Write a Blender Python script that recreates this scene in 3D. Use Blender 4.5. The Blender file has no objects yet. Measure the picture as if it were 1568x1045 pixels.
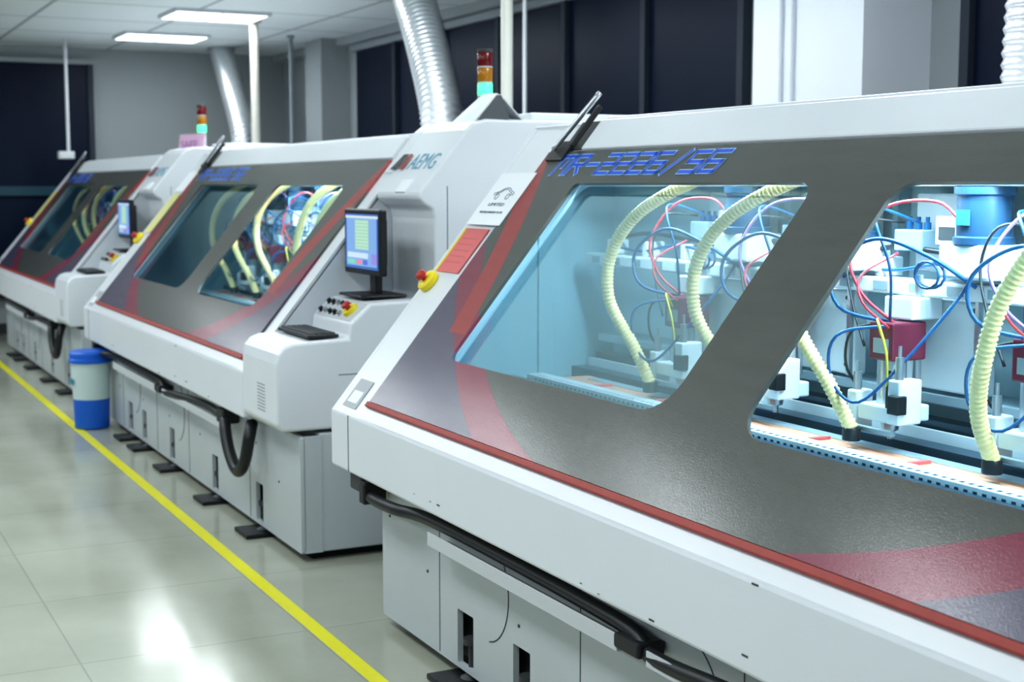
import bpy, bmesh, math, random
from mathutils import Vector, Matrix
random.seed(4)
S=bpy.context.scene
COL=S.collection
# ------------------------------------------------------------------ materials
MATS={}
def mat(name,color,rough=0.5,metal=0.0,emis=None,estr=0.0,noise=0.0,nscale=8.0,bump=0.0,bscale=60.0,spec=0.5,coat=0.0):
    if name in MATS: return MATS[name]
    m=bpy.data.materials.new(name); m.use_nodes=True
    nt=m.node_tree; b=nt.nodes['Principled BSDF']
    b.inputs['Base Color'].default_value=(*color,1); b.inputs['Roughness'].default_value=rough
    b.inputs['Metallic'].default_value=metal; b.inputs['Specular IOR Level'].default_value=spec
    b.inputs['Coat Weight'].default_value=coat
    if emis: 
        b.inputs['Emission Color'].default_value=(*emis,1); b.inputs['Emission Strength'].default_value=estr
    tc=nt.nodes.new('ShaderNodeTexCoord')
    if noise>0:
        n=nt.nodes.new('ShaderNodeTexNoise'); n.inputs['Scale'].default_value=nscale; n.inputs['Detail'].default_value=4
        nt.links.new(tc.outputs['Object'],n.inputs['Vector'])
        r=nt.nodes.new('ShaderNodeMixRGB'); r.blend_type='MIX'
        r.inputs[1].default_value=(*[c*(1-noise) for c in color],1); r.inputs[2].default_value=(*[min(1,c*(1+noise)) for c in color],1)
        nt.links.new(n.outputs['Fac'],r.inputs[0]); nt.links.new(r.outputs[0],b.inputs['Base Color'])
    if bump>0:
        n=nt.nodes.new('ShaderNodeTexNoise'); n.inputs['Scale'].default_value=bscale
        nt.links.new(tc.outputs['Object'],n.inputs['Vector'])
        bp=nt.nodes.new('ShaderNodeBump'); bp.inputs['Strength'].default_value=bump; bp.inputs['Distance'].default_value=0.002
        nt.links.new(n.outputs['Fac'],bp.inputs['Height']); nt.links.new(bp.outputs[0],b.inputs['Normal'])
    MATS[name]=m; return m
class NT:
    def __init__(s,nt): s.nt=nt
    def math(s,op,a,b=None,clamp=False):
        n=s.nt.nodes.new('ShaderNodeMath'); n.operation=op; n.use_clamp=clamp
        for i,v in enumerate((a,b)):
            if v is None: continue
            if isinstance(v,(int,float)): n.inputs[i].default_value=v
            else: s.nt.links.new(v,n.inputs[i])
        return n.outputs[0]
    def mix(s,f,a,b):
        n=s.nt.nodes.new('ShaderNodeMixRGB')
        for i,v in enumerate((f,a,b)):
            if isinstance(v,(int,float)): n.inputs[i].default_value=v
            elif isinstance(v,tuple): n.inputs[i].default_value=(*v,1)
            else: s.nt.links.new(v,n.inputs[i])
        return n.outputs[0]
white=mat('white_powder_coat',(0.75,0.78,0.82),0.32,noise=0.03,nscale=3,bump=0.05,bscale=400)
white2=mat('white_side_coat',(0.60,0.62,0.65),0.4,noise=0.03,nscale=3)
basegrey=mat('base_grey_coat',(0.52,0.56,0.59),0.38,noise=0.04,nscale=4)
black=mat('black_rubber',(0.012,0.013,0.016),0.42)
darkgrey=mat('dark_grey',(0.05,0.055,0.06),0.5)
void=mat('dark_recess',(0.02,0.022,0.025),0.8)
steel=mat('brushed_steel',(0.55,0.57,0.6),0.3,metal=0.9)
alu=mat('aluminium_foil',(0.74,0.76,0.78),0.30,metal=0.8,noise=0.12,nscale=20)
redstripe=mat('red_trim',(0.33,0.035,0.025),0.5,noise=0.2,nscale=30)
yellow=mat('yellow_plastic',(0.85,0.68,0.02),0.4)
red=mat('red_plastic',(0.45,0.025,0.015),0.35)
paper=mat('paper',(0.86,0.89,0.92),0.6)
inkc=mat('ink',(0.08,0.12,0.18),0.6)
pinkcard=mat('pink_card',(0.70,0.16,0.16),0.55)
pinkpaper=mat('pink_paper',(0.85,0.55,0.75),0.6)
blue=mat('blue_plastic',(0.01,0.13,0.62),0.4)
binwhite=mat('bin_white_plastic',(0.6,0.72,0.72),0.4)
cream=mat('cream_hose',(1.0,0.77,0.36),0.45)
intwall=mat('interior_panel',(0.50,0.66,0.72),0.45,noise=0.05,nscale=2)
endwall=mat('interior_end_panel',(0.30,0.52,0.61),0.5,noise=0.04,nscale=2)
intwhite=mat('interior_white',(0.72,0.78,0.81),0.35)
intgrey=mat('interior_bracket',(0.32,0.41,0.46),0.35,metal=0.3)
maroon=mat('maroon_spindle_box',(0.16,0.02,0.045),0.35)
motor=mat('motor_blue_black',(0.02,0.06,0.12),0.35)
tubeblue=mat('blue_air_tube',(0.01,0.09,0.24),0.35)
motlab=mat('motor_label_blue',(0.03,0.16,0.30),0.4)
tuber=mat('red_air_tube',(0.6,0.04,0.06),0.35)
tubey=mat('yellow_air_tube',(0.8,0.65,0.05),0.35)
tubew=mat('violet_air_tube',(0.30,0.18,0.5),0.35)
rail=mat('dark_rail',(0.03,0.07,0.11),0.3,metal=0.5)
wood=mat('phenolic_board',(0.80,0.38,0.24),0.5,noise=0.1,nscale=10)
logo_blue=mat('logo_blue',(0.01,0.09,0.72),0.4)
logo_white=mat('logo_outline',(0.36,0.62,0.92),0.4)
logo_teal=mat('logo_teal',(0.12,0.35,0.5),0.4)

def panel_material():
    m=bpy.data.materials.new('printed_hood_panel'); m.use_nodes=True
    nt=m.node_tree; b=nt.nodes['Principled BSDF']; N=NT(nt)
    tc=nt.nodes.new('ShaderNodeTexCoord'); sp=nt.nodes.new('ShaderNodeSeparateXYZ')
    nt.links.new(tc.outputs['Object'],sp.inputs[0])
    l=N.math('MULTIPLY',sp.outputs[0],-1.0)
    t=N.math('DIVIDE',N.math('SUBTRACT',sp.outputs[2],0.77),0.775)
    dx=N.math('SUBTRACT',l,2.27); dy=N.math('SUBTRACT',t,2.49)
    r=N.math('SQRT',N.math('ADD',N.math('MULTIPLY',dx,dx),N.math('MULTIPLY',dy,dy)))
    a=N.math('GREATER_THAN',r,2.47); c=N.math('GREATER_THAN',r,2.59)
    t2=N.math('MULTIPLY',N.math('MULTIPLY',t,t),0.25)
    def strip(L):
        d=N.math('ABSOLUTE',N.math('SUBTRACT',L,N.math('ADD',t2,3.76)))
        k=N.math('LESS_THAN',d,0.065)
        return N.math('MULTIPLY',k,N.math('GREATER_THAN',t,0.42))
    s1=strip(l); s2=strip(N.math('SUBTRACT',4.71,l))
    st=N.math('MAXIMUM',s1,s2)
    mp=nt.nodes.new('ShaderNodeMapping'); mp.inputs['Scale'].default_value=(1.2,9,2)
    nt.links.new(tc.outputs['Object'],mp.inputs[0])
    n=nt.nodes.new('ShaderNodeTexNoise'); n.inputs['Scale'].default_value=4; n.inputs['Detail'].default_value=6
    nt.links.new(mp.outputs[0],n.inputs['Vector'])
    g=N.mix(n.outputs['Fac'],(0.042,0.046,0.040),(0.080,0.084,0.074))
    col=N.mix(a,g,(0.20,0.012,0.045)); col=N.mix(c,col,(0.068,0.056,0.105)); col=N.mix(st,col,(0.32,0.022,0.022))
    nt.links.new(col,b.inputs['Base Color'])
    b.inputs['Metallic'].default_value=0.1
    b.inputs['Coat Weight'].default_value=0.6; b.inputs['Coat Roughness'].default_value=0.145; b.inputs['Coat IOR'].default_value=1.5
    ro=N.math('ADD',N.math('MULTIPLY',n.outputs['Fac'],0.12),0.44); nt.links.new(ro,b.inputs['Roughness'])
    n2=nt.nodes.new('ShaderNodeTexNoise'); n2.inputs['Scale'].default_value=260
    nt.links.new(tc.outputs['Object'],n2.inputs['Vector'])
    bp=nt.nodes.new('ShaderNodeBump'); bp.inputs['Strength'].default_value=0.3; bp.inputs['Distance'].default_value=0.001
    nt.links.new(n2.outputs['Fac'],bp.inputs['Height']); nt.links.new(bp.outputs[0],b.inputs['Normal']); nt.links.new(bp.outputs[0],b.inputs['Coat Normal'])
    return m
panelmat=panel_material()
def glass_material():
    m=bpy.data.materials.new('tinted_acrylic'); m.use_nodes=True; nt=m.node_tree; nt.nodes.clear()
    o=nt.nodes.new('ShaderNodeOutputMaterial'); tr=nt.nodes.new('ShaderNodeBsdfTransparent'); gl=nt.nodes.new('ShaderNodeBsdfGlossy')
    tr.inputs[0].default_value=(0.69,0.90,0.98,1); gl.inputs['Color'].default_value=(0.65,0.9,1,1); gl.inputs['Roughness'].default_value=0.10
    fr=nt.nodes.new('ShaderNodeFresnel'); fr.inputs['IOR'].default_value=1.42
    ml=nt.nodes.new('ShaderNodeMath'); ml.operation='MULTIPLY'; ml.inputs[1].default_value=0.6; nt.links.new(fr.outputs[0],ml.inputs[0])
    mx=nt.nodes.new('ShaderNodeMixShader'); nt.links.new(ml.outputs[0],mx.inputs[0])
    nt.links.new(tr.outputs[0],mx.inputs[1]); nt.links.new(gl.outputs[0],mx.inputs[2]); nt.links.new(mx.outputs[0],o.inputs[0])
    return m
glass=glass_material()
# ------------------------------------------------------------------ mesh helpers  (l = distance toward far end => world -x)
def link(o,parent=None):
    COL.objects.link(o)
    if parent is not None: o.parent=parent
    return o
def empty(name,loc=(0,0,0)):
    e=bpy.data.objects.new(name,None); e.empty_display_size=0.1; e.location=loc; COL.objects.link(e); return e
def mk(name,verts,faces,m,parent=None,bevel=0,smooth=False,seg=2):
    me=bpy.data.meshes.new(name); me.from_pydata([tuple(v) for v in verts],[],faces)
    bm=bmesh.new(); bm.from_mesh(me); bmesh.ops.recalc_face_normals(bm,faces=bm.faces)
    bm.to_mesh(me); bm.free()
    me.materials.append(m); o=bpy.data.objects.new(name,me); link(o,parent)
    if smooth: me.polygons.foreach_set('use_smooth',[True]*len(me.polygons))
    if bevel>0:
        b=o.modifiers.new('bevel','BEVEL'); b.width=bevel; b.segments=seg; b.limit_method='ANGLE'; b.angle_limit=math.radians(30)
        b.harden_normals=False
    return o
BF=[(0,1,2,3),(4,5,6,7),(0,1,5,4),(1,2,6,5),(2,3,7,6),(3,0,4,7)]
def box(name,l0,l1,y0,y1,z0,z1,m,parent=None,bevel=0):
    v=[(-l0,y0,z0),(-l1,y0,z0),(-l1,y1,z0),(-l0,y1,z0),(-l0,y0,z1),(-l1,y0,z1),(-l1,y1,z1),(-l0,y1,z1)]
    return mk(name,v,BF,m,parent,bevel)
def prism(name,prof,l0,l1,m,parent=None,bevel=0,seg=2):
    n=len(prof); v=[(-l0,y,z) for y,z in prof]+[(-l1,y,z) for y,z in prof]
    f=[tuple(range(n)),tuple(range(n,2*n))]+[(i,(i+1)%n,n+(i+1)%n,n+i) for i in range(n)]
    return mk(name,v,f,m,parent,bevel,seg=seg)
CY,CZ=0.632,0.775
def SP(l,t,o=0): return Vector((-l,1.78+t*CY-o*CZ,0.77+t*CZ+o*CY))
def slab(name,l0,l1,t0,t1,o0,o1,m,parent=None,bevel=0):
    v=[SP(l0,t0,o0),SP(l1,t0,o0),SP(l1,t1,o0),SP(l0,t1,o0),SP(l0,t0,o1),SP(l1,t0,o1),SP(l1,t1,o1),SP(l0,t1,o1)]
    return mk(name,v,BF,m,parent,bevel)
MSL=Matrix(((1,0,0,0),(0,CY,-CZ,1.78),(0,CZ,CY,0.77),(0,0,0,1)))
MFR=Matrix(((1,0,0,0),(0,0,-1,0),(0,1,0,0),(0,0,0,1)))   # x,z plane facing -y
def rrect(x0,x1,y0,y1,rs,n=6):
    if not isinstance(rs,(list,tuple)): rs=[rs]*4
    pts=[]
    for (cx,cy,a0,r) in ((x0,y0,180,rs[0]),(x1,y0,270,rs[1]),(x1,y1,0,rs[2]),(x0,y1,90,rs[3])):
        sx=1 if cx==x0 else -1; sy=1 if cy==y0 else -1
        if r<=0: pts.append((cx,cy)); continue
        for i in range(n+1):
            a=math.radians(a0+90*i/n); pts.append((cx+sx*r+r*math.cos(a),cy+sy*r+r*math.sin(a)))
    return pts
def plate(name,loops,th,M,m,parent=None,off=0.0,bevel=0):
    cu=bpy.data.curves.new(name,'CURVE'); cu.dimensions='2D'; cu.fill_mode='BOTH'; cu.extrude=th/2
    for lp in loops:
        s=cu.splines.new('POLY'); s.points.add(len(lp)-1)
        for p,(x,y) in zip(s.points,lp): p.co=(x,y,0,1)
        s.use_cyclic_u=True
    o=bpy.data.objects.new(name,cu); COL.objects.link(o)
    dg=bpy.context.evaluated_depsgraph_get(); dg.update()
    me=bpy.data.meshes.new_from_object(o.evaluated_get(dg)); bpy.data.objects.remove(o); 
    me.transform(M@Matrix.Translation((0,0,off)))
    me.materials.clear(); me.materials.append(m); me.name=name
    return link(bpy.data.objects.new(name,me),parent)
def text(name,body,M,w,h,m,parent=None,shear=0.0,offset=0.0):
    cu=bpy.data.curves.new(name,'FONT'); cu.body=body; cu.shear=shear; cu.offset=offset; cu.extrude=0.001
    cu.resolution_u=3
    o=bpy.data.objects.new(name,cu); COL.objects.link(o)
    dg=bpy.context.evaluated_depsgraph_get(); dg.update()
    me=bpy.data.meshes.new_from_object(o.evaluated_get(dg)); bpy.data.objects.remove(o)
    xs=[v.co.x for v in me.vertices]; ys=[v.co.y for v in me.vertices]
    sx=w/(max(xs)-min(xs)); sy=h/(max(ys)-min(ys))
    for v in me.vertices:
        v.co.x=(v.co.x-min(xs))*sx; v.co.y=(v.co.y-min(ys))*sy; v.co.z=0.0006 if v.co.z>0 else -0.0006
    me.transform(M); me.materials.clear(); me.materials.append(m); me.name=name
    return link(bpy.data.objects.new(name,me),parent)
GL={'M':[[(0,0),(0,1),(1,1),(1,0)],[(.5,1),(.5,.4)]],'R':[[(0,0),(0,1),(1,1),(1,.5),(0,.5)],[(.45,.5),(1,0)]],'-':[[(.1,.5),(.9,.5)]],
    '2':[[(0,1),(1,1),(1,.5),(0,.5),(0,0),(1,0)]],'6':[[(1,1),(0,1),(0,0),(1,0),(1,.5),(0,.5)]],'5':[[(1,1),(0,1),(0,.5),(1,.5),(1,0),(0,0)]],'/':[[(.1,-.05),(.9,1.05)]]}
def stroke_text(name,s,l0,t0,pitch,gw,gh,sw,off,m,parent,shear=0.35):
    vs=[];fs=[]
    for i,ch in enumerate(s):
        for pl in GL[ch]:
            for (x0,y0),(x1,y1) in zip(pl,pl[1:]):
                a=Vector((i*pitch+x0*gw,y0*gh)); b=Vector((i*pitch+x1*gw,y1*gh)); d=(b-a).normalized(); n=Vector((-d.y,d.x))
                a2=a-d*sw/2; b2=b+d*sw/2; k=len(vs)
                for q in (a2-n*sw/2,b2-n*sw/2,b2+n*sw/2,a2+n*sw/2):
                    vs.append(SP(l0-(q.x+q.y*shear),t0+q.y,off))
                fs.append((k,k+1,k+2,k+3))
    me=bpy.data.meshes.new(name); me.from_pydata([tuple(v) for v in vs],[],fs); me.materials.append(m)
    return link(bpy.data.objects.new(name,me),parent)
def frame(d,up=Vector((0,0,1))):
    d=d.normalized(); a=d.cross(up)
    if a.length<1e-3: a=d.cross(Vector((0,1,0)))
    a.normalize(); return a,a.cross(d).normalized()
def catmull(P,n):
    P=[Vector(p) for p in P]; P=[P[0]*2-P[1]]+P+[P[-1]*2-P[-2]]; out=[]
    for i in range(1,len(P)-2):
        for k in range(n):
            t=k/n; a,b,c,d=P[i-1],P[i],P[i+1],P[i+2]
            out.append(0.5*((2*b)+(c-a)*t+(2*a-5*b+4*c-d)*t*t+(3*b-a-3*c+d)*t**3))
    out.append(P[-2]); return out
def resample(P,step):
    L=[0]
    for a,b in zip(P,P[1:]): L.append(L[-1]+(b-a).length)
    n=max(2,int(L[-1]/step)); out=[]; j=0
    for i in range(n+1):
        s=L[-1]*i/n
        while j<len(L)-2 and L[j+1]<s: j+=1
        f=(s-L[j])/max(1e-9,L[j+1]-L[j]); out.append(P[j].lerp(P[j+1],min(1,f)))
    return out
def tube(name,pts,r,m,parent=None,step=0.02,seg=10,rib=0.0,period=2,curve=True):
    P=catmull(pts,14) if curve else [Vector(p) for p in pts]
    P=resample(P,step); verts=[];faces=[]
    a,b=frame(P[1]-P[0])
    for i,p in enumerate(P):
        d=(P[min(i+1,len(P)-1)]-P[max(i-1,0)]).normalized()
        a=(a-d*a.dot(d)).normalized(); b=d.cross(a)
        rr=r
        if rib: rr*= (1-rib*(0.5+0.5*math.cos(2*math.pi*i/period)))
        for k in range(seg):
            w=2*math.pi*k/seg; verts.append(p+a*math.cos(w)*rr+b*math.sin(w)*rr)
    n=len(P)
    for i in range(n-1):
        for k in range(seg): faces.append((i*seg+k,i*seg+(k+1)%seg,(i+1)*seg+(k+1)%seg,(i+1)*seg+k))
    faces.append(tuple(range(seg))); faces.append(tuple(range((n-1)*seg,n*seg)))
    return mk(name,verts,faces,m,parent,smooth=True)
def lathe(name,c,prof,m,parent=None,seg=24,axis=None,smooth=True):
    ax=Vector(axis).normalized() if axis else Vector((0,0,1)); a,b=frame(ax) if axis else (Vector((1,0,0)),Vector((0,1,0)))
    verts=[];faces=[];c=Vector(c)
    for r,h in prof:
        for k in range(seg):
            w=2*math.pi*k/seg; verts.append(c+ax*h+a*math.cos(w)*r+b*math.sin(w)*r)
    n=len(prof)
    for i in range(n-1):
        for k in range(seg): faces.append((i*seg+k,i*seg+(k+1)%seg,(i+1)*seg+(k+1)%seg,(i+1)*seg+k))
    faces.append(tuple(range(seg))); faces.append(tuple(range((n-1)*seg,n*seg)))
    o=mk(name,verts,faces,m,parent,smooth=False)
    if smooth:
        for p in o.data.polygons:
            p.use_smooth=(len(p.vertices)==4)
        o.data.set_sharp_from_angle(angle=math.radians(40)) if hasattr(o.data,'set_sharp_from_angle') else None
    return o
# ------------------------------------------------------------------ machine
LEN=4.38; TT=1.368; LR=0.50; BACK=4.40
def build_machine(e):
    hp=[(1.78,0.56),(1.78,0.77),(2.645,1.83),(BACK,1.83),(BACK,0.56)]
    prism('hood_end_plate_far',hp,LEN-0.03,LEN,white,e,0.004)
    prism('hood_end_plate_near',[(1.80,0.58),(1.80,0.775),(2.65,1.825),(BACK,1.825),(BACK,0.58)],LR,LR+0.025,white,e,0.004)
    box('hood_front_band',LR+0.002,LEN,1.775,1.83,0.56,0.775,white,e,0.010)
    box('hood_band_seam',4.19,4.194,1.7735,1.78,0.565,0.77,darkgrey,e)
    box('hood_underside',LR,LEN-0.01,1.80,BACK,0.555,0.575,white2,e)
    plate('hood_slope_frame',[rrect(-LEN,-LR,0,TT,0.0),rrect(-3.78,-0.9,0.27,1.11,0.05)],0.02,MSL,white,e,off=-0.012)
    w1=rrect(-3.73,-2.405,0.31,1.077,[0.05,0.11,0.07,0.03]); w2=rrect(-2.09,-0.96,0.31,1.077,[0.10,0.11,0.07,0.07])
    plate('hood_graphic_panel',[rrect(-4.09,-0.62,0.075,1.226,[0.0,0.0,0.0,0.0]),w1,w2],0.012,MSL,panelmat,e,off=0.004)
    slab('panel_red_trim',0.62,4.10,0.052,0.073,-0.002,0.014,redstripe,e,0.003)
    for i,(a,b) in enumerate(((2.41,3.725),(0.965,2.085))):
        v=[SP(a-0.03,0.29,-0.026),SP(b+0.03,0.29,-0.026),SP(b+0.03,1.10,-0.026),SP(a-0.03,1.10,-0.026)]
        mk('window_pane_%d'%(i+1),v,[(0,1,2,3)],glass,e)
    slab('hood_upper_bar',0.62,3.86,1.235,TT+0.005,-0.01,0.012,white,e,0.006)
    box('hood_top_cover',LR,LEN,2.64,BACK,1.80,1.832,white,e,0.006)
    box('hood_top_ridge',0.62,3.86,2.66,2.95,1.83,1.85,white,e,0.008)
    slab('hinge_recess',3.87,4.00,1.24,1.37,-0.002,0.006,darkgrey,e)
    tube('gas_strut',[SP(4.02,1.22,0.03),SP(3.90,1.46,0.06)],0.010,steel,e,curve=False,seg=10)
    slab('gas_strut_bracket',3.93,4.06,1.18,1.27,0.0,0.02,black,e,0.004)
    slab('strut_cover',3.885,3.905,1.23,1.42,0.02,0.04,black,e,0.004)
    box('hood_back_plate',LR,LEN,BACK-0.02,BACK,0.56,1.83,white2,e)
    slab('rating_label',4.18,4.31,0.03,0.15,-0.001,0.002,mat('label_grey',(0.42,0.44,0.47),0.5),e)
    slab('rating_label_inner',4.20,4.29,0.05,0.10,0.002,0.003,paper,e)
    for i in range(9): box('vent_slot_%d'%i,0.16,0.27,1.7735,1.776,0.64+i*0.014,0.6435+i*0.014,mat('vent_shadow',(0.25,0.27,0.29),0.6),e)
    for i in range(12):
        l=random.uniform(0.8,4.1); s=random.uniform(0.004,0.012); z=random.choice([0.575,0.765,0.60,0.58,0.764])
        box('paint_chip_%d'%i,l,l+s*2,1.7738,1.7748,z,z+s*0.4,darkgrey,e)
    c=SP(4.32,0.60,0.0); nrm=(0,-CZ,CY)
    lathe('estop_base',c,[(0.044,0),(0.044,0.022),(0.036,0.028)],yellow,e,axis=nrm)
    lathe('estop_button',c+Vector(nrm)*0.028,[(0.012,0),(0.012,0.012),(0.021,0.014),(0.021,0.028),(0.016,0.033)],red,e,axis=nrm)
    # ---------------- base
    notch=[(0.55,0.66),(1.32,1.43),(2.24,2.35),(2.95,3.06),(3.34,3.46)]
    loops=[rrect(-4.115,0,0.04,0.545,0.01)]+[rrect(-b,-a,0.055,0.235,0.004) for a,b in notch]
    plate('base_front_plate',loops,0.02,Matrix.Translation((0,1.885,0))@MFR,basegrey,e)
    box('base_body',0.003,4.112,1.96,4.2,0.04,0.555,basegrey,e,0.006)
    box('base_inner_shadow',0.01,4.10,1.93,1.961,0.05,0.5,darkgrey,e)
    box('base_side_near',0.0,0.02,1.89,1.97,0.04,0.545,basegrey,e); box('base_side_far',4.095,4.115,1.89,1.97,0.04,0.545,basegrey,e)
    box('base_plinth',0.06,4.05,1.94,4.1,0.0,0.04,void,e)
    for i,(a,b) in enumerate(notch):
        c=(a+b)/2
        lathe('levelling_foot_%d'%i,(-c,1.90,0.0),[(0.055,0.0),(0.055,0.012),(0.022,0.03),(0.022,0.05),(0.013,0.05),(0.013,0.13),(0.03,0.13),(0.03,0.15)],darkgrey,e,seg=16)
        box('foot_pad_%d'%i,c-0.10,c+0.10,1.78,1.93,0.0,0.02,black,e,0.004)
    for i,l in enumerate((0.75,1.9,2.65,3.6)): box('base_joint_%d'%i,l,l+0.003,1.8735,1.876,0.05,0.54,darkgrey,e)
    for i,l in enumerate((2.15,3.25)):
        pts=[Vector((-(l-0.16*math.cos(a)),1.8745,0.36+0.17*math.sin(a))) for a in [math.radians(-80+x*10) for x in range(17)]]
        tube('access_arc_%d'%i,pts,0.0022,darkgrey,e,step=0.01,seg=5)
    for i in range(12): lathe('screw_%d'%i,(-(0.3+i*0.34),1.874,0.42 if i%2 else 0.30),[(0.006,0),(0.004,0.003)],darkgrey,e,seg=8,axis=(0,-1,0))
    box('cable_rail',2.33,3.52,1.795,1.80,0.44,0.485,white2,e,0.001)
    box('cable_rail_shelf',2.33,3.52,1.80,1.87,0.44,0.446,white2,e)
    box('cable_rail_b',1.0,2.2,1.80,1.805,0.44,0.48,white2,e,0.001)
    tube('cable_hose',[(-4.22,1.85,0.53),(-4.05,1.80,0.50),(-3.8,1.79,0.505),(-3.5,1.83,0.51),(-2.4,1.83,0.50),(-2.2,1.82,0.46),(-1.9,1.81,0.48),(-1.4,1.83,0.5),(-0.95,1.81,0.5)],0.021,black,e,seg=12)
    box('hose_clamp_a',4.13,4.25,1.80,1.90,0.49,0.57,darkgrey,e,0.008)
    box('hose_clamp_b',4.03,4.08,1.77,1.86,0.47,0.55,black,e,0.008)
    box('hose_clamp_c',2.22,2.34,1.79,1.87,0.45,0.49,black,e,0.008)
    tube('hanging_hose',[(-0.95,1.83,0.50),(-0.90,1.80,0.47),(-0.80,1.79,0.36),(-0.66,1.79,0.29),(-0.54,1.79,0.36),(-0.50,1.80,0.47),(-0.55,1.83,0.53)],0.028,black,e,seg=12)
    box('hose_clamp_d',0.90,1.02,1.79,1.87,0.47,0.54,black,e,0.008)
    # ---------------- operator cab
    prof=[(1.80,0.57),(1.775,0.60),(1.775,0.86),(1.785,0.90),(1.81,0.93),(1.85,0.945),(2.10,0.955),(2.11,1.02),(2.20,1.10),(2.50,1.11),(2.50,1.46),(2.49,1.50),(2.455,1.52),(2.425,1.55),(2.43,1.575),(2.65,1.845),(2.69,1.88),(2.75,1.895),(3.9,1.895),(3.9,0.57)]
    prism('operator_cab',prof,0.0,LR,white,e,0.014,3)
    prism('operator_cab_header_step',[(2.50,1.66),(2.66,1.855),(2.70,1.885),(2.75,1.893),(3.5,1.893),(3.5,1.66)],LR-0.01,0.60,white,e,0.012,3)
    box('cab_top_box',0.05,0.45,3.0,3.6,1.89,1.93,white,e,0.01)
    box('cab_end_seam',-0.0012,0.0,2.56,2.563,0.6,1.6,darkgrey,e)
    box('cab_end_panel_line',-0.0012,0.0,2.05,2.40,0.80,0.803,darkgrey,e)
    def CS(l,u,o=0):
        d=Vector((0,0.09,0.08)); n=Vector((0,-0.08,0.09)).normalized(); return Vector((-l,2.11,1.02))+d*u+n*o
    nn=Vector((0,-0.08,0.09))
    mk('control_plate',[CS(0.03,0.04,0.001),CS(0.47,0.04,0.001),CS(0.47,0.96,0.001),CS(0.03,0.96,0.001)],[(0,1,2,3)],mat('control_plate_grey',(0.55,0.58,0.6),0.4),e)
    for i,l in enumerate((0.20,0.26,0.32,0.38,0.44)):
        for k in range(2):
            lathe('knob_%d_%d'%(i,k),CS(l,0.28+0.44*k),[(0.016,0),(0.016,0.004),(0.011,0.005),(0.011,0.018)],black if (i+k)%3 else steel,e,seg=12,axis=nn)
    lathe('cab_estop_base',CS(0.12,0.5),[(0.036,0),(0.036,0.018)],yellow,e,axis=nn,seg=20)
    lathe('cab_estop_button',CS(0.12,0.5,0.018),[(0.012,0),(0.012,0.012),(0.020,0.014),(0.020,0.026),(0.015,0.03)],red,e,axis=nn,seg=20)
    MT=lambda l,t,o: Matrix(((1,0,0,-l),(0,CY,-CZ,SP(0,t,o).y),(0,CZ,CY,SP(0,t,o).z),(0,0,0,1)))
    text('fascia_logo','AEMG',MT(0.35,1.165,0.006),0.29,0.09,logo_teal,e)
    mk('fascia_emblem',[SP(0.52,1.16,0.014),SP(0.45,1.16,0.014),SP(0.41,1.25,0.014),SP(0.48,1.25,0.014)],[(0,1,2,3)],darkgrey,e)
    mk('fascia_emblem_b',[SP(0.42,1.16,0.014),SP(0.37,1.16,0.014),SP(0.37,1.25,0.014),SP(0.40,1.25,0.014)],[(0,1,2,3)],redstripe,e)
    slab('fascia_small_plate',0.16,0.27,1.03,1.10,0.0,0.012,paper,e,0.003)
    stroke_text('model_name_outline','MR-2226/56',3.95,1.120,0.105,0.078,0.080,0.0205,0.0108,logo_white,e)
    stroke_text('model_name','MR-2226/56',3.95,1.120,0.105,0.078,0.080,0.0125,0.0118,logo_blue,e)
    # ---------------- interior (kept under the sloped cover)
    box('interior_back_plate',LR+0.03,LEN-0.04,2.95,2.97,0.82,1.79,intwall,e)
    ip=[(1.86,0.80),(2.645,1.755),(2.96,1.79),(2.96,0.80)]
    prism('interior_end_wall',ip,LEN-0.10,LEN-0.035,endwall,e)
    prism('interior_end_wall_near',ip,LR+0.03,LR+0.06,endwall,e)
    box('end_wall_cover_strip',LEN-0.112,LEN-0.10,2.60,2.66,0.86,1.70,endwall,e,0.003)
    box('interior_table',LR+0.03,LEN-0.04,1.92,2.96,0.80,0.85,intgrey,e)
    box('rail_dark_a',0.7,4.2,2.36,2.45,0.85,0.88,rail,e); box('rail_dark_b',0.7,4.2,2.71,2.78,0.85,0.90,rail,e)
    box('rail_dark_c',0.7,4.2,2.82,2.88,0.85,0.95,rail,e); box('rail_bright',0.7,4.2,2.785,2.80,0.85,0.93,intwhite,e)
    box('board_strip',0.7,4.0,2.54,2.67,0.85,0.887,wood,e); box('board_sheet',0.7,3.9,2.61,2.655,0.887,0.891,mat('steel_sheet',(0.6,0.75,0.85),0.25,metal=0.4),e)
    box('perforated_rail',0.7,4.1,2.46,2.53,0.85,0.895,intwhite,e,0.002)
    for i in range(8): box('board_clamp_%d'%i,0.9+i*0.4,0.915+i*0.4,2.53,2.60,0.887,0.897,pinkcard,e,0.002)
    vs=[];fs=[]
    for i in range(110):
        l=0.75+i*0.03; k=len(vs)
        vs+=[(-l,2.4595,0.862),(-l-0.014,2.4595,0.862),(-l-0.014,2.4595,0.884),(-l,2.4595,0.884),(-l,2.47,0.8955),(-l-0.014,2.47,0.8955),(-l-0.014,2.485,0.8955),(-l,2.485,0.8955)]
        fs+=[(k,k+1,k+2,k+3),(k+4,k+5,k+6,k+7)]
    mk('perforations',vs,fs,motor,e)
    box('gantry_beam',0.6,4.15,2.74,2.80,1.30,1.345,intwhite,e,0.006)
    box('gantry_beam_lower',0.6,4.15,2.80,2.94,1.00,1.03,intgrey,e,0.004)
    box('gantry_top',0.6,4.15,2.72,2.94,1.60,1.70,intwhite,e,0.008)
    box('gantry_top_rail',0.6,4.15,2.70,2.72,1.62,1.645,intgrey,e,0.003)
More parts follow.
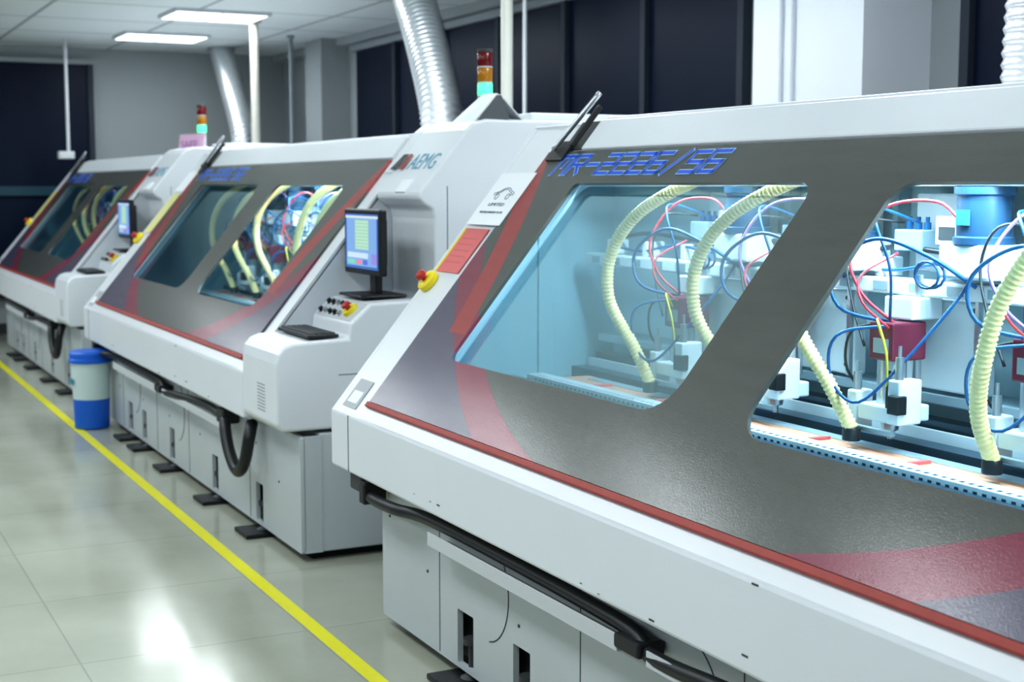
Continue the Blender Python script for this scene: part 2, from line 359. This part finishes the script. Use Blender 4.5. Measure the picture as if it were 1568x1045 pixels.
    for i in range(24): box('beam_slot_%d'%i,0.70+i*0.145,0.76+i*0.145,2.738,2.7405,1.31,1.335,intgrey,e)
    for i in range(14): box('beam_bracket_%d'%i,0.74+i*0.25,0.77+i*0.25,2.76,2.84,1.345,1.40,intwhite,e,0.004)
    tube('loom_upper',[(-0.7-0.22*i,2.79+0.008*(i%2),1.405+0.012*(i%3)) for i in range(16)],0.008,black,e,seg=8)
    tube('loom_blue',[(-0.7-0.22*i,2.765,1.365+0.014*((i+1)%3)) for i in range(16)],0.005,tubeblue,e,seg=8)
    for k in range(6):
        s=0.80+0.512*k
        p='spindle_%d_'%(k+1)
        box(p+'carriage_plate',s-0.20,s+0.16,2.80,2.85,1.04,1.29,intwhite,e,0.006)
        for j,dx in enumerate((-0.19,0.15)): box(p+'slide_rail_%d'%j,s+dx-0.008,s+dx+0.008,2.785,2.80,1.04,1.30,steel,e,0.002)
        for dx in(-0.17,0.13):
            for dz in(1.07,1.27): lathe(p+'bolt',(-(s+dx),2.80,dz),[(0.008,0),(0.006,0.006)],darkgrey,e,seg=8,axis=(0,-1,0))
        box(p+'plate_gap',s-0.262,s-0.240,2.90,2.951,0.95,1.60,intgrey,e)
        box(p+'valve_block',s+0.02,s+0.13,2.78,2.86,1.42,1.48,intgrey,e,0.004)
        box(p+'terminal_box',s-0.10,s-0.01,2.80,2.86,1.44,1.52,intwhite,e,0.004)
        box(p+'terminal_dark',s-0.085,s-0.025,2.798,2.80,1.455,1.49,darkgrey,e)
        for j in range(3): lathe(p+'fitting_%d'%j,(-(s+0.04+j*0.035),2.82,1.48),[(0.010,0),(0.010,0.02),(0.006,0.02),(0.006,0.035)],tubeblue,e,seg=10)
        box(p+'upper_plate',s-0.17,s+0.13,2.86,2.93,1.36,1.58,intwhite,e,0.006)
        box(p+'motor_mount',s-0.32,s-0.14,2.69,2.83,1.36,1.45,intwhite,e,0.008)
        box(p+'motor_mount_ear',s-0.35,s-0.11,2.74,2.83,1.36,1.385,intwhite,e,0.004)
        lathe(p+'motor',(-(s-0.23),2.76,1.45),[(0.078,0),(0.078,0.018),(0.070,0.022),(0.070,0.125),(0.078,0.13),(0.078,0.149)],motor,e,seg=24)
        box(p+'motor_label',s-0.25,s-0.205,2.685,2.69,1.50,1.54,motlab,e)
        lathe(p+'screw_rod',(-(s-0.02),2.74,1.03),[(0.012,0),(0.012,0.33)],steel,e,seg=10)
        box(p+'head_block',s-0.06,s+0.05,2.68,2.79,1.24,1.30,intwhite,e,0.005)
        box(p+'head_side',s+0.05,s+0.09,2.70,2.78,1.13,1.22,intwhite,e,0.004)
        box(p+'control_box',s-0.055,s+0.04,2.62,2.74,1.13,1.235,maroon,e,0.006)
        box(p+'control_box_label',s-0.04,s+0.02,2.6185,2.62,1.15,1.19,intgrey,e)
        lathe(p+'body',(-(s),2.67,0.985),[(0.008,-0.075),(0.010,-0.055),(0.022,-0.05),(0.026,-0.03),(0.036,-0.02),(0.040,0),(0.040,0.15)],steel,e,seg=18)
        box(p+'foot_block',s-0.075,s+0.055,2.60,2.74,0.965,1.01,intwhite,e,0.005)
        box(p+'foot_arm',s-0.13,s-0.085,2.58,2.66,0.97,1.09,intwhite,e,0.005)
        box(p+'foot_arm_b',s+0.06,s+0.10,2.60,2.66,0.93,1.04,intwhite,e,0.005)
        box(p+'foot_arm_c',s-0.10,s+0.09,2.585,2.60,0.935,0.95,intgrey,e,0.003)
        lathe(p+'air_cyl',(-(s-0.108),2.60,1.09),[(0.012,0),(0.012,0.06),(0.005,0.06),(0.005,0.09)],steel,e,seg=10)
        lathe(p+'air_cyl_c',(-(s+0.08),2.62,1.04),[(0.012,0),(0.012,0.05),(0.005,0.05),(0.005,0.08)],steel,e,seg=10)
        lathe(p+'air_cyl_b',(-(s-0.07),2.60,1.01),[(0.010,0),(0.010,0.07),(0.004,0.07),(0.004,0.10)],black,e,seg=10)
        box(p+'sensor',s-0.14,s-0.10,2.565,2.60,1.0,1.05,black,e,0.003)
        lathe(p+'hose_nozzle',(-(s+0.03),2.56,0.91),[(0.025,0),(0.025,0.03),(0.022,0.035)],black,e,seg=14)
        if k==2: hp_=[(-(s+0.03),2.56,0.94),(-(s+0.02),2.50,1.06),(-(s-0.03),2.46,1.20),(-(s-0.09),2.46,1.36),(-(s-0.20),2.50,1.52),(-(s-0.36),2.60,1.625),(-(s-0.50),2.68,1.66)]
        elif k==3: hp_=[(-(s+0.03),2.56,0.94),(-(s+0.08),2.52,1.06),(-(s+0.15),2.46,1.22),(-(s+0.18),2.46,1.38),(-(s+0.10),2.50,1.52),(-(s-0.06),2.60,1.625),(-(s-0.20),2.68,1.66)]
        else: hp_=[(-(s+0.03),2.56,0.94),(-(s+0.07),2.52,1.06),(-(s+0.135),2.46,1.22),(-(s+0.12),2.46,1.38),(-(s+0.0),2.50,1.52),(-(s-0.20),2.60,1.625),(-(s-0.36),2.68,1.66)]
        tube(p+'dust_hose',hp_,0.0225,cream,e,step=0.0045,seg=12,rib=0.22,period=3)
        tube(p+'air_tube_a',[(-(s-0.02),2.66,1.23),(-(s+0.08),2.55,1.27),(-(s+0.10),2.54,1.38),(-(s-0.02),2.58,1.46),(-(s-0.18),2.62,1.42),(-(s-0.25),2.72,1.34)],0.0055,tubeblue,e,seg=8)
        tube(p+'air_tube_b',[(-(s-0.05),2.66,1.23),(-(s+0.05),2.52,1.20),(-(s+0.075),2.52,1.08),(-(s-0.01),2.54,1.02),(-(s-0.1),2.6,1.12),(-(s-0.2),2.7,1.30),(-(s-0.24),2.74,1.40)],0.0045,tubeblue,e,seg=8)
        tube(p+'air_tube_c',[(-(s-0.03),2.65,1.23),(-(s+0.05),2.60,1.31),(-(s+0.10),2.6,1.42),(-(s+0.04),2.66,1.54),(-(s-0.14),2.68,1.56),(-(s-0.22),2.7,1.50)],0.0045,tuber if k%2==1 else tubew,e,seg=8)
        tube(p+'air_tube_d',[(-(s-0.01),2.62,1.20),(-(s-0.06),2.56,1.25),(-(s-0.10),2.56,1.16),(-(s-0.06),2.6,1.05)],0.0035,tubey,e,seg=8)
        tube(p+'air_tube_e',[(-(s-0.04),2.62,1.22),(-(s+0.0),2.56,1.29),(-(s+0.03),2.58,1.36),(-(s+0.0),2.68,1.42)],0.0035,tuber,e,seg=8)
        tube(p+'air_tube_f',[(-(s+0.05),2.80,1.50),(-(s+0.06),2.66,1.54),(-(s+0.0),2.60,1.50),(-(s-0.06),2.60,1.38),(-(s-0.02),2.64,1.24)],0.004,tubeblue,e,seg=8)
        tube(p+'air_tube_g',[(-(s+0.11),2.80,1.50),(-(s+0.17),2.70,1.50),(-(s+0.21),2.68,1.40),(-(s+0.16),2.66,1.28),(-(s+0.08),2.64,1.16)],0.004,black,e,seg=8)
        tube(p+'signal_cable',[(-(s+0.02),2.64,1.23),(-(s+0.09),2.60,1.20),(-(s+0.13),2.62,1.10),(-(s+0.10),2.66,1.02)],0.004,black,e,seg=8)
        lp=[(-(s-0.16+0.05*math.cos(a)),2.64+0.01*math.sin(a*0.5),1.37+0.035*math.sin(a)) for a in [x*0.6 for x in range(24)]]
        tube(p+'coil',lp,0.004,tubeblue,e,seg=6)
def lamp(e,power,l,sz,color=(0.78,0.92,1.0)):
    L=bpy.data.lights.new('interior_led_bar','AREA'); L.shape='RECTANGLE'; L.size=sz; L.size_y=0.06; L.energy=power; L.color=color
    o=bpy.data.objects.new('interior_led_bar',L); link(o,e); o.location=(-l,2.63,1.715)
    o.rotation_euler=(math.radians(8),0,0)
    box('interior_led_housing',l-sz/2,l+sz/2,2.60,2.66,1.72,1.745,intwhite,e)
def copy_tree(e,name,loc):
    n=empty(name,loc)
    for c in list(e.children):
        o=c.copy(); COL.objects.link(o); o.parent=n
        if c.type=='LIGHT': o.data=c.data.copy()
    return n
ORG=[-0.64,-5.69,-10.74]
m1=empty('pcb_drilling_machine',(ORG[0],0,0)); build_machine(m1)
m2=copy_tree(m1,'pcb_drilling_machine.001',(ORG[1],0,0)); m3=copy_tree(m1,'pcb_drilling_machine.002',(ORG[2],0,0))
lamp(m1,92,2.15,3.0); lamp(m2,45,1.6,1.9); lamp(m3,5,1.9,2.0)

# tower lights
def tower(e):
    z=1.895
    def cyl(n,r,a,b,m): lathe(n,(-0.28,2.88,z),[(r*0.92,a),(r,a+0.004),(r,b-0.004),(r*0.92,b)],m,e,seg=24)
    cyl('mount',0.04,0,0.015,white); cyl('stem',0.032,0.015,0.09,white2)
    cyl('lens_base',0.035,0.09,0.12,mat('smoke_lens',(0.35,0.4,0.38),0.3))
    cyl('lens_green',0.035,0.12,0.175,mat('lens_green',(0.1,0.8,0.4),0.3,emis=(0.08,1.0,0.33),estr=1.4))
    cyl('ring_a',0.036,0.175,0.182,white2)
    cyl('lens_yellow',0.035,0.182,0.245,mat('lens_amber',(0.45,0.19,0.01),0.2))
    cyl('ring_b',0.036,0.245,0.252,white2)
    cyl('lens_red',0.035,0.252,0.315,mat('lens_red',(0.15,0.006,0.01),0.2))
    cyl('cap',0.036,0.315,0.33,darkgrey)
t1=empty('signal_tower_light',(ORG[0],0,0)); tower(t1)
copy_tree(t1,'signal_tower_light.001',(ORG[1],0,0)); copy_tree(t1,'signal_tower_light.002',(ORG[2],0,0))
# monitors and keyboards
def screen_mat():
    m=bpy.data.materials.new('monitor_screen'); m.use_nodes=True; nt=m.node_tree; b=nt.nodes['Principled BSDF']; N=NT(nt)
    tc=nt.nodes.new('ShaderNodeTexCoord'); sp=nt.nodes.new('ShaderNodeSeparateXYZ'); nt.links.new(tc.outputs['Object'],sp.inputs[0])
    u=N.math('DIVIDE',N.math('ADD',sp.outputs[0],0.46),0.40); v=N.math('DIVIDE',N.math('SUBTRACT',sp.outputs[2],1.235),0.235)
    def rect(a,b_,c,d):
        return N.math('MULTIPLY',N.math('MULTIPLY',N.math('GREATER_THAN',u,a),N.math('LESS_THAN',u,b_)),N.math('MULTIPLY',N.math('GREATER_THAN',v,c),N.math('LESS_THAN',v,d)))
    col=N.mix(rect(0.04,0.96,0.05,0.95),(0.06,0.18,0.55),(0.26,0.46,0.85))
    col=N.mix(rect(0.30,0.72,0.36,0.92),col,(0.42,0.74,0.55))
    stripes=N.math('LESS_THAN',N.math('FRACT',N.math('MULTIPLY',v,16.0)),0.3)
    col=N.mix(N.math('MULTIPLY',rect(0.32,0.70,0.38,0.90),stripes),col,(0.62,0.86,0.75))
    col=N.mix(rect(0.06,0.70,0.20,0.30),col,(0.65,0.82,0.95))
    col=N.mix(rect(0.06,0.30,0.08,0.17),col,(0.25,0.7,0.55))
    col=N.mix(rect(0.34,0.5,0.08,0.17),col,(0.8,0.3,0.4))
    col=N.mix(rect(0.54,0.68,0.08,0.17),col,(0.12,0.2,0.7))
    col=N.mix(rect(0.80,0.96,0.1,0.3),col,(0.35,0.3,0.8))
    col=N.mix(rect(0.0,1.0,0.95,1.0),col,(0.7,0.8,0.85))
    b.inputs['Base Color'].default_value=(0,0,0,1); b.inputs['Roughness'].default_value=0.3
    nt.links.new(col,b.inputs['Emission Color']); b.inputs['Emission Strength'].default_value=0.9
    return m
scr=screen_mat()
def monitor(e):
    yb=2.26
    box('bezel',0.04,0.48,yb,yb+0.035,1.21,1.50,black,e,0.008)
    box('back_shell',0.12,0.40,yb+0.03,yb+0.07,1.25,1.46,black,e,0.01)
    v=[(-0.46,yb-0.001,1.235),(-0.06,yb-0.001,1.235),(-0.06,yb-0.001,1.478),(-0.46,yb-0.001,1.478)]
    mk('screen',v,[(0,1,2,3)],scr,e)
    box('neck',0.22,0.30,yb+0.05,yb+0.085,1.12,1.30,black,e,0.01)
    box('foot',0.12,0.40,2.20,2.42,1.112,1.125,black,e,0.006)
def keyboard(e):
    box('keyboard_body',0.04,0.46,1.93,2.07,0.957,0.972,black,e,0.005)
    vs=[];fs=[]
    for r in range(5):
        for c in range(15):
            l0=0.055+c*0.0262; y0=1.94+r*0.0245; k=len(vs)
            for z,i in ((0.972,0),(0.979,0.002)):
                vs+=[(-l0-i,y0+i,z),(-l0-0.022+i,y0+i,z),(-l0-0.022+i,y0+0.02-i,z),(-l0-i,y0+0.02-i,z)]
            fs+=[tuple(k+j for j in f) for f in BF]
    mk('keys',vs,fs,darkgrey,e)
for nm,fn in (('computer_monitor',monitor),('computer_keyboard',keyboard)):
    a=empty(nm,(ORG[0],0,0)); fn(a); copy_tree(a,nm+'.001',(ORG[1],0,0)); copy_tree(a,nm+'.002',(ORG[2],0,0))

# papers on the near machine's post
g=empty('paper_notice',(ORG[0],0,0))
slab('sheet',4.06,4.345,0.875,1.125,0.011,0.013,paper,g)
MT=lambda l,t,o: Matrix(((1,0,0,-l),(0,CY,-CZ,SP(0,t,o).y),(0,CZ,CY,SP(0,t,o).z),(0,0,0,1)))
text('caption','LIMITED',MT(4.27,0.965,0.0137),0.13,0.014,inkc,g)
text('caption_small','PRECISION DRILLING CO LTD',MT(4.30,0.930,0.0137),0.19,0.009,inkc,g)
for j,sc in enumerate((1.0,0.8)):
    car=[(-0.075,0.0),(-0.078,0.012),(-0.045,0.02),(-0.02,0.034),(0.02,0.036),(0.05,0.022),(0.078,0.014),(0.076,0.0)]
    tube('car_sketch_%d'%j,[SP(4.205-x*sc,1.015+y*sc,0.0135) for x,y in car],0.0013,inkc,g,seg=5,step=0.004)
for i,x in enumerate((-0.045,0.045)):
    tube('wheel_%d'%i,[SP(4.205-x-0.013*math.cos(a),1.010+0.013*math.sin(a),0.0135) for a in [k*math.pi/6 for k in range(13)]],0.0013,inkc,g,seg=5,step=0.004)
g=empty('warning_card',(ORG[0],0,0))
slab('card',4.14,4.33,0.655,0.862,0.001,0.004,pinkcard,g)
slab('card_edge',4.33,4.345,0.655,0.862,0.001,0.005,yellow,g)
for i in range(5): slab('card_text_%d'%i,4.18,4.31,0.70+i*0.028,0.704+i*0.028,0.004,0.0045,mat('card_ink',(0.60,0.14,0.13),0.6),g)
for oi in (1,2):
    g=empty('warning_card.%03d'%oi,(ORG[oi],0,0)); slab('card',4.15,4.33,0.66,1.0,0.001,0.004,mat('yellow_card',(0.75,0.72,0.3),0.5) ,g)
    if oi==1: slab('card_white',4.12,4.36,1.02,1.2,0.001,0.004,paper,g)
g=empty('document_stand',(-5.76,2.68,1.875))
def quadbox(nm,a,b,c,d,m,e,th=0.006):
    a,b,c,d=map(Vector,(a,b,c,d)); n=(b-a).cross(d-a).normalized()*th
    mk(nm,[a,b,c,d,a+n,b+n,c+n,d+n],BF,m,e)
quadbox('front_sheet',(-0.20,0.02,0.0),(0.04,0.0,-0.02),(0.05,0.14,0.13),(-0.16,0.17,0.14),paper,g)
quadbox('side_leaf',(0.045,0.03,0.0),(0.06,0.19,0.02),(0.055,0.15,0.125),(0.05,0.13,0.125),mat('stand_shadow_grey',(0.10,0.11,0.12),0.6),g)
quadbox('rear_leaf',(0.05,0.15,0.13),(-0.16,0.18,0.14),(-0.18,0.28,0.02),(0.06,0.26,0.02),white2,g)
g=empty('paper_sign',(-11.0,2.74,1.80))
quadbox('pink_sheet',(-0.20,0.0,0.05),(0.16,0.10,0.05),(0.16,0.12,0.20),(-0.20,0.02,0.20),pinkpaper,g)
text('sign_text','SAFE',Matrix.Translation((-0.13,0.002,0.095))@Matrix.Rotation(math.radians(16),4,'Z')@MFR,0.24,0.055,mat('purple_ink',(0.45,0.2,0.5),0.6),g)

# ------------------------------------------------------------------ ducts, pipes
def duct(name,pts,r,loc):
    e=empty(name,loc)
    P=[Vector(p)-Vector(loc) for p in pts]
    tube('corrugated_duct',P,r,alu,e,step=0.011,seg=28,rib=0.10,period=4)
    lathe('collar',P[0]-Vector((0,0,0.06)),[(r*1.05,0),(r*1.05,0.09)],white2,e,seg=28)
    lathe('ceiling_collar',P[-1]-Vector((0,0,0.02)),[(r*1.15,0),(r*1.15,0.03)],steel,e,seg=28)
duct('flexible_exhaust_duct',[(-9.40,4.20,1.90),(-9.47,4.21,2.2),(-9.8,4.25,2.65),(-10.15,4.28,3.08)],0.160,(-9.40,4.20,1.90))
duct('flexible_exhaust_duct',[(-14.4,4.20,1.90),(-14.5,4.21,2.2),(-15.0,4.25,2.65),(-15.5,4.28,3.08)],0.13,(-14.4,4.2,1.90))
duct('flexible_exhaust_duct',[(-3.99,4.20,1.90),(-3.99,4.21,2.2),(-4.00,4.25,2.65),(-4.02,4.28,3.08)],0.10,(-3.99,4.2,1.90))
def pipe(name,x,y,z0,z1,r,m):
    return lathe(name,(x,y,z0),[(r*1.8,0),(r*1.8,0.02),(r,0.021),(r,z1-z0-0.03),(r*1.7,z1-z0-0.029),(r*1.7,z1-z0)],m,None,seg=18)
creampipe=mat('cream_pipe',(0.46,0.45,0.40),0.4)
pipe('support_pipe',-7.64,3.83,1.832,3.1,0.036,mat('pale_pipe',(0.58,0.58,0.52),0.4))
pipe('support_pipe',-12.75,3.83,1.832,3.1,0.040,creampipe)
pipe('support_pipe',-8.8,4.55,0.0,3.1,0.016,white2)
pipe('support_pipe',-13.9,4.55,0.0,3.1,0.022,mat('grey_pipe',(0.25,0.28,0.3),0.4))
# ------------------------------------------------------------------ room
def floor_mat():
    m=bpy.data.materials.new('polished_tile_floor'); m.use_nodes=True; nt=m.node_tree; b=nt.nodes['Principled BSDF']; N=NT(nt)
    tc=nt.nodes.new('ShaderNodeTexCoord')
    br=nt.nodes.new('ShaderNodeTexBrick'); br.offset=0; br.inputs['Scale'].default_value=1; br.inputs['Mortar Size'].default_value=0.004
    br.inputs['Brick Width'].default_value=0.8; br.inputs['Row Height'].default_value=0.8; br.inputs['Mortar Smooth'].default_value=0.3
    br.inputs['Color1'].default_value=(0.50,0.51,0.435,1); br.inputs['Color2'].default_value=(0.53,0.54,0.46,1); br.inputs['Mortar'].default_value=(0.40,0.41,0.36,1)
    nt.links.new(tc.outputs['Object'],br.inputs['Vector'])
    n=nt.nodes.new('ShaderNodeTexNoise'); n.inputs['Scale'].default_value=1.6; n.inputs['Detail'].default_value=6; nt.links.new(tc.outputs['Object'],n.inputs['Vector'])
    mx=nt.nodes.new('ShaderNodeMixRGB'); mx.blend_type='MULTIPLY'; mx.inputs[0].default_value=0.85
    cr=N.mix(n.outputs['Fac'],(0.52,0.53,0.49),(1.0,1.0,1.0)); nt.links.new(br.outputs['Color'],mx.inputs[1]); nt.links.new(cr,mx.inputs[2])
    nt.links.new(mx.outputs[0],b.inputs['Base Color'])
    ro=N.math('ADD',N.math('MULTIPLY',n.outputs['Fac'],0.18),0.05); nt.links.new(ro,b.inputs['Roughness'])
    b.inputs['Specular IOR Level'].default_value=0.38
    n2=nt.nodes.new('ShaderNodeTexNoise'); n2.inputs['Scale'].default_value=5; nt.links.new(tc.outputs['Object'],n2.inputs['Vector'])
    bp=nt.nodes.new('ShaderNodeBump'); bp.inputs['Strength'].default_value=0.2; bp.inputs['Distance'].default_value=0.004
    nt.links.new(n2.outputs['Fac'],bp.inputs['Height']); nt.links.new(bp.outputs[0],b.inputs['Normal'])
    return m
def ceil_mat():
    m=bpy.data.materials.new('ceiling_tiles'); m.use_nodes=True; nt=m.node_tree; b=nt.nodes['Principled BSDF']
    tc=nt.nodes.new('ShaderNodeTexCoord'); mp=nt.nodes.new('ShaderNodeMapping'); mp.inputs['Location'].default_value=(0.2,0.4,0)
    nt.links.new(tc.outputs['Object'],mp.inputs[0])
    br=nt.nodes.new('ShaderNodeTexBrick'); br.offset=0; br.inputs['Scale'].default_value=1; br.inputs['Mortar Size'].default_value=0.02
    br.inputs['Brick Width'].default_value=1.2; br.inputs['Row Height'].default_value=1.2
    br.inputs['Color1'].default_value=(0.72,0.76,0.76,1); br.inputs['Color2'].default_value=(0.70,0.74,0.74,1); br.inputs['Mortar'].default_value=(0.34,0.37,0.38,1)
    nt.links.new(mp.outputs[0],br.inputs['Vector']); nt.links.new(br.outputs['Color'],b.inputs['Base Color']); b.inputs['Roughness'].default_value=0.8
    return m
wallm=mat('painted_wall',(0.36,0.39,0.40),0.7,noise=0.03,nscale=2)
wallw=mat('white_column_paint',(0.76,0.79,0.84),0.6,noise=0.02,nscale=2)
darkglass=mat('night_window_glass',(0.008,0.014,0.034),0.35,noise=0.3,nscale=1,spec=0.12)
mull=mat('window_mullion',(0.04,0.05,0.068),0.5,spec=0.2)
frm=mat('window_trim_paint',(0.33,0.36,0.38),0.5)
XE=16.2; YB=5.2; H=3.10; XN=-3.0; YF=-4.0
box('floor',XN,XE+0.1,YF,YB+0.1,-0.1,0.0,floor_mat())
box('ceiling',XN,XE+0.1,YF,YB+0.1,H,H+0.1,ceil_mat())
box('wall_back',XN,XE,YB,YB+0.1,0,H,wallm)
box('wall_far',XE,XE+0.1,YF,YB,0,H,wallm)
box('baseboard_far',XE-0.015,XE,YF,YB-0.02,0,0.12,darkgrey)
box('baseboard_back',XN,XE-0.02,YB-0.015,YB,0,0.10,darkgrey)
def window(name,along,a0,a1,z0,z1,pitch,pos):
    e=empty(name)
    if along=='x':
        box('glass',a0,a1,pos-0.03,pos-0.002,z0,z1,darkglass,e)
        box('head',a0-0.05,a1+0.05,pos-0.08,pos-0.002,z1,z1+0.06,frm,e); box('sill',a0-0.05,a1+0.05,pos-0.10,pos-0.002,z0-0.05,z0,frm,e)
        k=a0
        while k<a1+0.01: box('mullion',k-0.03,k+0.03,pos-0.07,pos-0.002,z0,z1,mull,e); k+=pitch
    else:
        box('glass',pos-0.03,pos-0.002,a0,a1,z0,z1,darkglass,e)
        box('head',pos-0.08,pos-0.002,a0-0.05,a1+0.05,z1,z1+0.05,frm,e); box('sill',pos-0.1,pos-0.002,a0-0.05,a1+0.05,z0-0.05,z0,frm,e)
        k=a0
        while k<a1+0.01: box('mullion',pos-0.07,pos-0.002,k-0.03,k+0.03,z0,z1,mull,e); k+=pitch
        box('transom',pos-0.07,pos-0.002,a0,a1,1.50,1.60,mat('teal_transom',(0.01,0.06,0.09),0.4),e)
window('window_1','x',7.12,13.7,0.9,2.95,1.10,YB)
window('window_2','x',-1.2,5.3,0.9,2.95,1.08,YB)
window('window_3','y',-1.4,3.0,0.5,2.92,1.1,XE)
box('column_back',5.58,6.48,4.76,YB-0.001,0,H-0.001,wallw)
box('column_corner',14.0,14.5,4.9,YB-0.001,0,H-0.001,wallm)
box('trim_bulkhead',XN,XE-0.01,YB-0.14,YB-0.001,H-0.08,H-0.001,wallm)
for x in (6.22,6.12):
    lathe('wall_conduit',(-x,4.74,1.95),[(0.02,0),(0.02,0.03),(0.012,0.031),(0.012,1.14)],wallw,None,seg=12)
box('floor_marking_line',XN,XE-0.02,1.605,1.66,0.0,0.002,mat('yellow_floor_paint',(0.85,0.80,0.01),0.35,noise=0.04,nscale=5))
g=empty('hanging_camera_pole',(-15.3,2.6,H))
lathe('pole',(0,0,-1.15),[(0.018,0),(0.018,1.15)],white2,g,seg=12)
box('camera_body',-0.02,0.08,-0.10,0.06,-1.22,-1.14,white2,g,0.01)
g=empty('waste_bin',(-9.62,1.73,0))
def ring(nm,prof,m): lathe(nm,(0,0,0),prof,m,g,seg=32)
ring('bin_foot',[(0.100,0.0),(0.112,0.01),(0.118,0.20),(0.114,0.20)],blue)
ring('bin_body',[(0.117,0.20),(0.128,0.44),(0.124,0.44)],binwhite)
ring('bin_rim',[(0.128,0.44),(0.142,0.445),(0.142,0.465),(0.135,0.47),(0.135,0.505),(0.120,0.52),(0.05,0.525)],blue)
for i in range(4): box('bin_label_%d'%i,-0.05+i*0.03,-0.03+i*0.03,-0.126,-0.121,0.30,0.335,mat('bin_print',(0.05,0.3,0.4),0.5),g)
g=empty('equipment_cabinet',(-15.75,1.2,0)); box('cabinet_body',-0.35,0.35,-0.6,0.4,0.08,0.62,white2,g,0.02); box('cabinet_top',-0.37,0.37,-0.62,0.42,0.62,0.65,white,g,0.008)
box('cabinet_plinth',-0.33,0.33,-0.56,0.38,0,0.08,darkgrey,g)
# ------------------------------------------------------------------ ceiling lights
lm=mat('light_diffuser',(0.9,0.95,0.95),0.5,emis=(0.93,1.0,1.0),estr=3.0)
for yy in (3.4,0.15,-2.8):
    for i in range(8):
        X=0.5+2.0*i
        e=empty('ceiling_light_panel',(-X,yy,H-0.03))
        box('frame',-0.32,0.32,-0.42,0.42,0.0,0.029,white2,e)
        for s in (-1,1): box('diffuser',-0.29,0.29,min(s*0.015,s*0.39),max(s*0.015,s*0.39),-0.004,0.001,lm,e)
        L=bpy.data.lights.new('panel_light','AREA'); L.shape='RECTANGLE'; L.size=0.58; L.size_y=0.78; L.energy=22; L.color=(0.89,0.965,1.0)
        o=bpy.data.objects.new('panel_light',L); link(o,e); o.location=(0,0,-0.02)
w=bpy.data.worlds.new('World'); S.world=w; w.use_nodes=True
w.node_tree.nodes['Background'].inputs[0].default_value=(0.40,0.60,0.85,1); w.node_tree.nodes['Background'].inputs[1].default_value=0.2
# ------------------------------------------------------------------ camera
cam=bpy.data.cameras.new('camera'); co=bpy.data.objects.new('camera',cam); COL.objects.link(co); S.camera=co
cam.lens=50; cam.sensor_width=36; co.location=(0,0,1.6)
fw=Vector((-0.8924*0.9941,0.4513*0.9941,-0.1082)); co.rotation_euler=fw.to_track_quat('-Z','Y').to_euler()
cam.dof.use_dof=True; cam.dof.focus_distance=3.9; cam.dof.aperture_fstop=4.0
cam.clip_start=0.05
S.view_settings.view_transform='Standard'
try: S.view_settings.look='Medium High Contrast'
except Exception: pass
S.view_settings.exposure=-0.12
